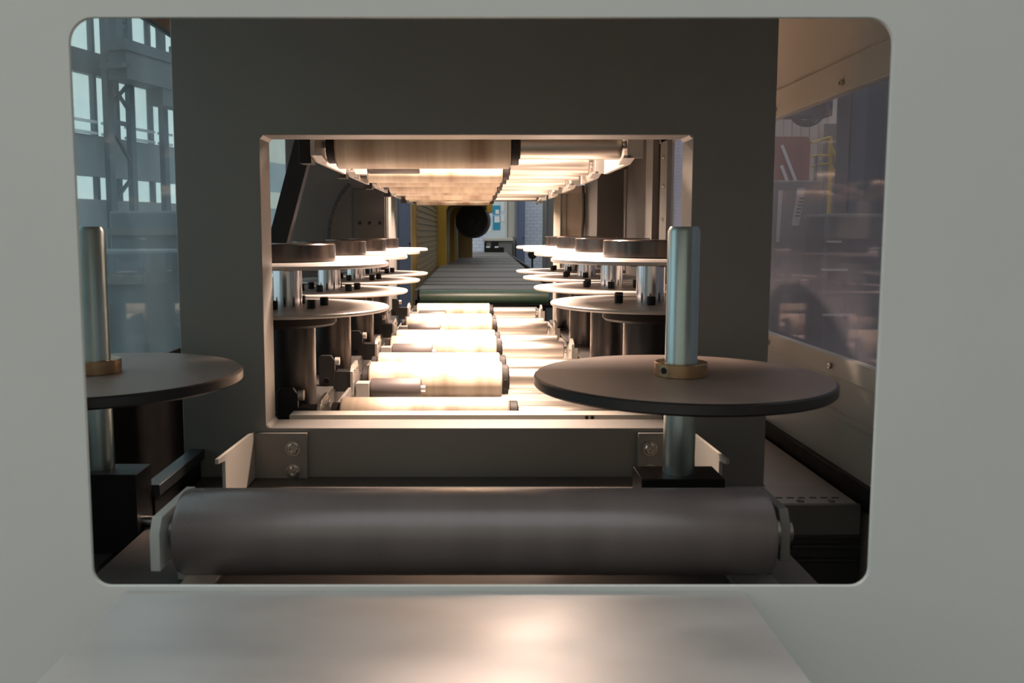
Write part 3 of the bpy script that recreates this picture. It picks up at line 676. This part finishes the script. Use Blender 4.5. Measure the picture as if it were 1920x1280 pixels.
# knob seen between discs
q = at(998, 477, 9.6)
lathe(bm := BM(), [(0, 0), (0.042, 0), (0.05, 0.01), (0.05, 0.03), (0.04, 0.04), (0, 0.04)], q, (0, -1, 0), 24)
bar(bm, q, Vector((q.x, q.y, 0.0)), 0.02, 0.02)
o = obj('valve_post', bm, 'black'); tag(o, 'black round knob on a thin post before the white brick wall', 'valve')
# bench with a vice
t = thing('work_bench', 'brown work bench with beige top at the far end below the notice board', 'bench', (0.55, 15, 0))
a = at(905, 446, 15.0); b = at(962, 446, 15.0)
obj('bench_top', box(BM(), a.x, b.x, 14.95, 15.6, a.z - 0.05, a.z), 'beige', t, bevel=0.005)
obj('bench_body', box(BM(), a.x + 0.03, b.x - 0.02, 15.0, 15.55, 0, a.z - 0.05), 'midgrey', t)
a = at(908, 469, 14.3); b = at(945, 452, 14.3)
t = thing('clamp_unit', 'small black clamp unit with two pale plates on the conveyor end', 'clamp', ((a.x + b.x) / 2, 14.3, 1.02))
obj('base', box(BM(), a.x, b.x, 14.25, 14.4, 1.022, a.z + 0.05), 'black', t, bevel=0.004)
obj('jaw', box(BM(), a.x + 0.11, b.x - 0.09, 14.27, 14.38, a.z + 0.05, b.z), 'black', t, bevel=0.004)
obj('jaw', box(BM(), a.x, a.x + 0.04, 14.27, 14.38, a.z + 0.05, b.z - 0.01), 'black', t, bevel=0.004)
for px in (915, 931):
    q = at(px, 463, 14.24); obj('pale_plate', box(BM(), q.x - 0.03, q.x + 0.03, 14.24, 14.25, q.z - 0.012, q.z + 0.012), 'paper', t)

# ================================================================== 13. HALL: FLOOR, LEFT WINDOW WALL
struct('floor', box(BM(), -14, 8, -8, 26, -0.1, 0.0), 'concrete')
struct('unseen_wall_back', box(BM(), -14, 6.5, -8.2, -8.0, 0, 7.0), 'creamwall')  # unseen wall, added to keep low sky light out of the opening
P0 = Vector((-9.158, 20.0, 0.0)); aw = math.atan(0.29)
DW = Vector((math.sin(aw), math.cos(aw), 0)); NW = Vector((math.cos(aw), -math.sin(aw), 0))    # along the wall, into the hall
def wl(s, z, d=0.0): return P0 + DW * s + NW * d + Vector((0, 0, z))
def wbox(s0, s1, z0, z1, d0, d1):
    return prism(BM(), [wl(s0, z0, d0), wl(s1, z0, d0), wl(s1, z1, d0), wl(s0, z1, d0)], NW * (d1 - d0))
# opaque wall bands with two rows of glazing and a low row
bands = [(0.0, 2.12), (2.66, 3.62), (5.02, 5.55), (6.95, 9.0)]
for k, (z0, z1) in enumerate(bands):
    o = struct('wall_left' if k == 0 else 'trim_%d' % k, wbox(-7, 14, z0, z1, -0.2, 0.0), 'hallwall' if k < 2 else 'hallgrey')
for k, (z0, z1) in enumerate(((2.12, 2.66), (3.62, 5.02), (5.55, 6.95))):
    t = bpy.data.objects.new('window_%d' % (k + 1), None); COL.objects.link(t); t.location = wl(1.8, z0); t['kind'] = 'structure'
    s = -6.5
    edges = [-6.9, -5.6, -4.3, -3.0, -1.7, -0.4, 0.82, 1.62, 2.92, 4.3, 5.4]
    for a, b in zip(edges[:-1], edges[1:]):
        obj('pane', wbox(a + 0.05, b - 0.05, z0, z1, -0.12, -0.10), 'paneH', t)
        obj('mullion', wbox(b - 0.05, b + 0.05, z0, z1, -0.15, -0.02), 'hallgrey', t)
for k, (z0, z1) in enumerate(((2.12, 2.66), (3.62, 5.02), (5.55, 6.95))):
    struct('trim_%d' % (k + 4), wbox(5.5, 14, z0, z1, -0.2, -0.01), 'creamwall')
# lattice columns in front of the glazing
for k, s0 in enumerate((0.82, 2.90)):
    t = thing('lattice_column', ('steel lattice column with crossed bracing seen through the left pane' if k == 0 else 'plain double steel column right of the lattice column in the left pane'), 'column', wl(s0 + 0.35, 0, 0.35))
    wd = 0.78 if k == 0 else 0.12
    obj('chord', wbox(s0 - 0.10, s0 + 0.10, 0, 9.0, 0.25, 0.4), 'hallgrey', t)
    if k == 0:
        obj('chord', wbox(s0 + wd - 0.07, s0 + wd + 0.10, 0, 9.0, 0.25, 0.4), 'hallgrey', t)
        for z0, z1, fl in ((4.25, 4.95, 0), (4.25, 4.95, 1), (5.80, 6.35, 0), (2.0, 2.7, 0), (3.0, 3.9, 1), (1.0, 1.9, 0)):
            pa, pb = wl(s0, z0 if not fl else z1, 0.33), wl(s0 + wd, z1 if not fl else z0, 0.33)
            bar(bm := BM(), pa, pb, 0.08, 0.06, NW); obj('diagonal', bm, 'hallgrey', t)
        for z in (6.36, 3.9):
            obj('tie', wbox(s0, s0 + wd, z, z + 0.10, 0.28, 0.36), 'hallgrey', t)
# crane girder across the windows
t = thing('crane_girder', 'dark blue-grey crane girder crossing the hall windows in the left pane', 'crane', wl(2, 4.95, 1.0))
obj('main_beam', wbox(0.28, 5.4, 4.80, 5.45, 0.8, 1.3), 'hallgrey', t)
obj('upper_beam', wbox(0.2, 5.4, 5.42, 5.66, 0.75, 1.35), 'hallgrey', t)
obj('end_stop', wbox(0.12, 0.40, 5.02, 5.14, 0.7, 1.3), 'hallgrey', t)
obj('end_stop', wbox(0.22, 0.45, 5.40, 6.3, 0.9, 1.1), 'hallgrey', t)
obj('lower_plate', wbox(1.62, 5.4, 4.40, 4.80, 0.85, 1.25), 'hallgrey', t)
obj('mast', wbox(2.42, 2.52, 5.66, 5.95, 0.9, 1.0), 'hallgrey', t)
tube_path(bm := BM(), [wl(2.6 + 0.12 * k, 5.70 + 0.10 * math.sin(k * 0.35) , 0.9) for k in range(12)], 0.035, 8); obj('cable_loop', bm, 'hose', t)
# roof girder in the upper corner
t = thing('roof_girder', 'grey roof girder sloping across the top of the left pane', 'girder', wl(3, 6.3, 2.0))
bar(bm := BM(), wl(1.7, 6.95, 1.8), wl(5.2, 5.95, 1.8), 0.25, 0.30, NW); obj('girder_bar', bm, 'hallgrey', t)
# two light rails under the windows
for z, lab in ((3.92, 'upper pale pipe rail below the hall windows'), (3.66, 'lower pale pipe rail below the hall windows')):
    t = thing('pipe_rail', lab, 'pipe', wl(2, z, 0.1))
    for s0, s1 in ((-0.5, 0.7), (0.92, 1.3), (1.75, 2.85), (3.05, 3.6)):
        obj('pipe_length', wbox(s0, s1, z - 0.03, z + 0.03, 0.02, 0.10), 'paper', t)
# dim machinery in the lower left pane
for k, (px0, px1, py0, py1, Y, m, lab) in enumerate((
        (60, 270, 470, 700, 6.5, 'hallgrey', 'dim grey machine block seen low in the left pane'),
        (215, 345, 395, 700, 9.0, 'hallgrey', 'blue-grey crate stack seen behind glass beside the frame'))):
    a = at(px0, py1, Y); b = at(px1, py0, Y)
    t = thing('machine_block', lab, 'machine', ((a.x + b.x) / 2, Y, 0))
    obj('body', box(BM(), a.x, b.x, Y, Y + 0.8, 0, b.z), m, t, bevel=0.03)
    obj('ledge', box(BM(), a.x, b.x, Y - 0.06, Y, b.z - 0.25, b.z - 0.18), 'darkgrey', t)
    obj('hatch', box(BM(), a.x + 0.25 * (b.x - a.x), a.x + 0.7 * (b.x - a.x), Y - 0.03, Y, b.z - 0.85, b.z - 0.4), 'darkgrey', t)

# ================================================================== 14. HALL SEEN THROUGH THE RIGHT PANE
struct('wall_right', box(BM(), 6.5, 6.7, -8, 26, 0, 8.0), 'hallwall')
YR = 9.0
def rect(px0, px1, py0, py1, Y):
    a = at(px0, py1, Y); b = at(px1, py0, Y); return a.x, b.x, a.z, b.z
t = thing('corrugated_partition', 'cream corrugated partition seen through the upper right pane', 'partition', (4.3, YR, 0))
x0, x1, z0, z1 = rect(1400, 1582, 185, 345, YR)
n = int((x1 - x0) / 0.09)
for k in range(n):
    obj('board', box(BM(), x0 + k * 0.09, x0 + k * 0.09 + 0.082, YR - (0.012 if k % 2 else 0), YR + 0.03, 0, z1 + 0.9), 'creamwall', t)
x0, x1, z0, z1 = rect(1444, 1520, 256, 345, 8.0)
o = obj('rust_sheet', prism(BM(), [(x0, 8, 0), (x1, 8, 0), (x1, 8, z1 - 0.04), (x1 - 0.03, 8, z1), (x0, 8, z1)], (0, 0.05, 0)), 'rust'); tag(o, 'red-brown upright sheet before the cream partition in the right pane', 'sheet')
x0, x1, z0, z1 = rect(1546, 1581, 232, 300, 8.8)
o = obj('wall_board', box(BM(), x0, x1, 8.8, 8.85, 0, z1), 'midgrey'); tag(o, 'grey board leaning on the cream partition in the right pane', 'board')
# yellow stair railing
t = thing('stair_railing', 'yellow tubular stair railing seen through the right pane', 'railing', (2.8, 7.0, 0))
A = lambda px, py: at(px, py, 7.0)
for p, q_, r_ in (((1521, 268), (1557, 257), 0.012), ((1557, 257), (1557, 326), 0.016), ((1557, 275), (1572, 305), 0.018), ((1572, 305), (1568, 322), 0.014), ((1557, 310), (1568, 332), 0.016), ((1522, 292), (1556, 291), 0.010), ((1522, 311), (1556, 306), 0.010)):
    cyl(bm := BM(), A(*p), A(*q_), r_, 10); obj('tube', bm, 'rail', t)
v = A(1530, 291); cyl(bm := BM(), v, Vector((v.x, v.y, 0)), 0.014, 10); obj('post', bm, 'midgrey', t)
v = A(1557, 326); cyl(bm := BM(), v, Vector((v.x, v.y, 0)), 0.016, 10); obj('post', bm, 'rail', t)
for k, (p, q_) in enumerate((((1466, 272), (1492, 340)), ((1465, 310), (1478, 345)))):
    cyl(bm := BM(), at(*p, 7.986), at(*q_, 7.986), 0.014, 10)
    o = obj('pale_pipe', bm, 'paper'); tag(o, ('long' if k == 0 else 'short') + ' sloping white pipe before the red-brown sheet in the right pane', 'pipe')
# hanging black coil
t = thing('hose_coil', 'black coil of hose hanging at the top of the right pane', 'hose', at(1510, 240, 6.0))
c = at(1509, 205, 6.0)
for k in range(3):
    R = 0.085 + 0.018 * k
    tube_path(bm := BM(), [c + Vector((R * math.cos(2 * PI * j / 24), -0.02 * k, 0.95 * R * math.sin(2 * PI * j / 24))) for j in range(25)], 0.009, 8); obj('loop', bm, 'hose', t)
bar(bm := BM(), c + Vector((0, 0, 0.05)), c + Vector((0, 0, 1.2)), 0.03, 0.03); obj('hook', bm, 'black', t)
x0, x1, z0, z1 = rect(1490, 1562, 180, 217, 6.3)
o = obj('beam', box(BM(), x0 - 1.5, x1, 6.3, 6.5, z0, z1 + 0.2), 'hallgrey'); tag(o, 'dark beam above the hanging hose coil in the right pane', 'beam')
for k, (px0, px1, py0, Y, m, lab) in enumerate((
        (1582, 1602, 120, 6.2, 'darkgrey', 'dark steel post right of the grey board in the right pane'),
        (1612, 1660, 120, 5.8, 'hallgrey', 'wide dark post at the right edge of the right pane'))):
    x0, x1, z0, z1 = rect(px0, px1, py0, 500, Y)
    t = thing('steel_post', lab, 'post', ((x0 + x1) / 2, Y, 0))
    obj('web', box(BM(), x0, x1, Y, Y + 0.12, 0, z1), m, t)
    obj('flange', box(BM(), x0 - 0.02, x0, Y - 0.05, Y + 0.17, 0, z1), m, t)
    obj('flange', box(BM(), x1, x1 + 0.02, Y - 0.05, Y + 0.17, 0, z1), m, t)
# cabinet low behind the right pane with label strips
x0, x1, z0, z1 = rect(1440, 1545, 338, 520, 5.0)
t = thing('tall_cabinet', 'grey cabinet with pale label strip behind the right pane', 'cabinet', ((x0 + x1) / 2, 5.0, 0))
obj('body', box(BM(), x0, x1, 5.0, 5.6, 0, z1), 'midgrey', t, bevel=0.01)
a = at(1485, 423, 4.99); b = at(1510, 352, 4.99)
prism(bm := BM(), [at(1484, 423, 4.985), at(1498, 423, 4.985), at(1510, 352, 4.985), at(1496, 352, 4.985)], (0, 0.006, 0)); lb = obj('label_strip', bm, 'greybed', t)
for k in range(6):
    q = at(1503 - k * 1.6, 372 + k * 6.5, 4.983); obj('dash_mark', box(BM(), q.x - 0.012, q.x + 0.012, 4.981, 4.985, q.z - 0.004, q.z + 0.004), 'black', lb)
prism(bm := BM(), [at(1455, 454, 4.985), at(1461, 454, 4.985), at(1468, 356, 4.985), at(1460, 356, 4.985)], (0, 0.006, 0)); obj('label_strip', bm, 'greybed', t)
x0, x1, z0, z1 = rect(1545, 1680, 400, 520, 4.6)
t = thing('bench_machine', 'low dark machine with thin pale ledges behind the right pane', 'machine', ((x0 + x1) / 2, 4.6, 0))
obj('body', box(BM(), x0, x1, 4.6, 4.95, 0, z1), 'darkgrey', t, bevel=0.02)
for px0, px1, py in ((1545, 1590, 506), (1555, 1578, 453), (1547, 1597, 591)):
    a = at(px0, py, 4.56); b = at(px1, py, 4.56); obj('ledge', box(BM(), a.x, b.x, 4.56, 4.6, a.z - 0.005, a.z + 0.005), 'greybed', t)
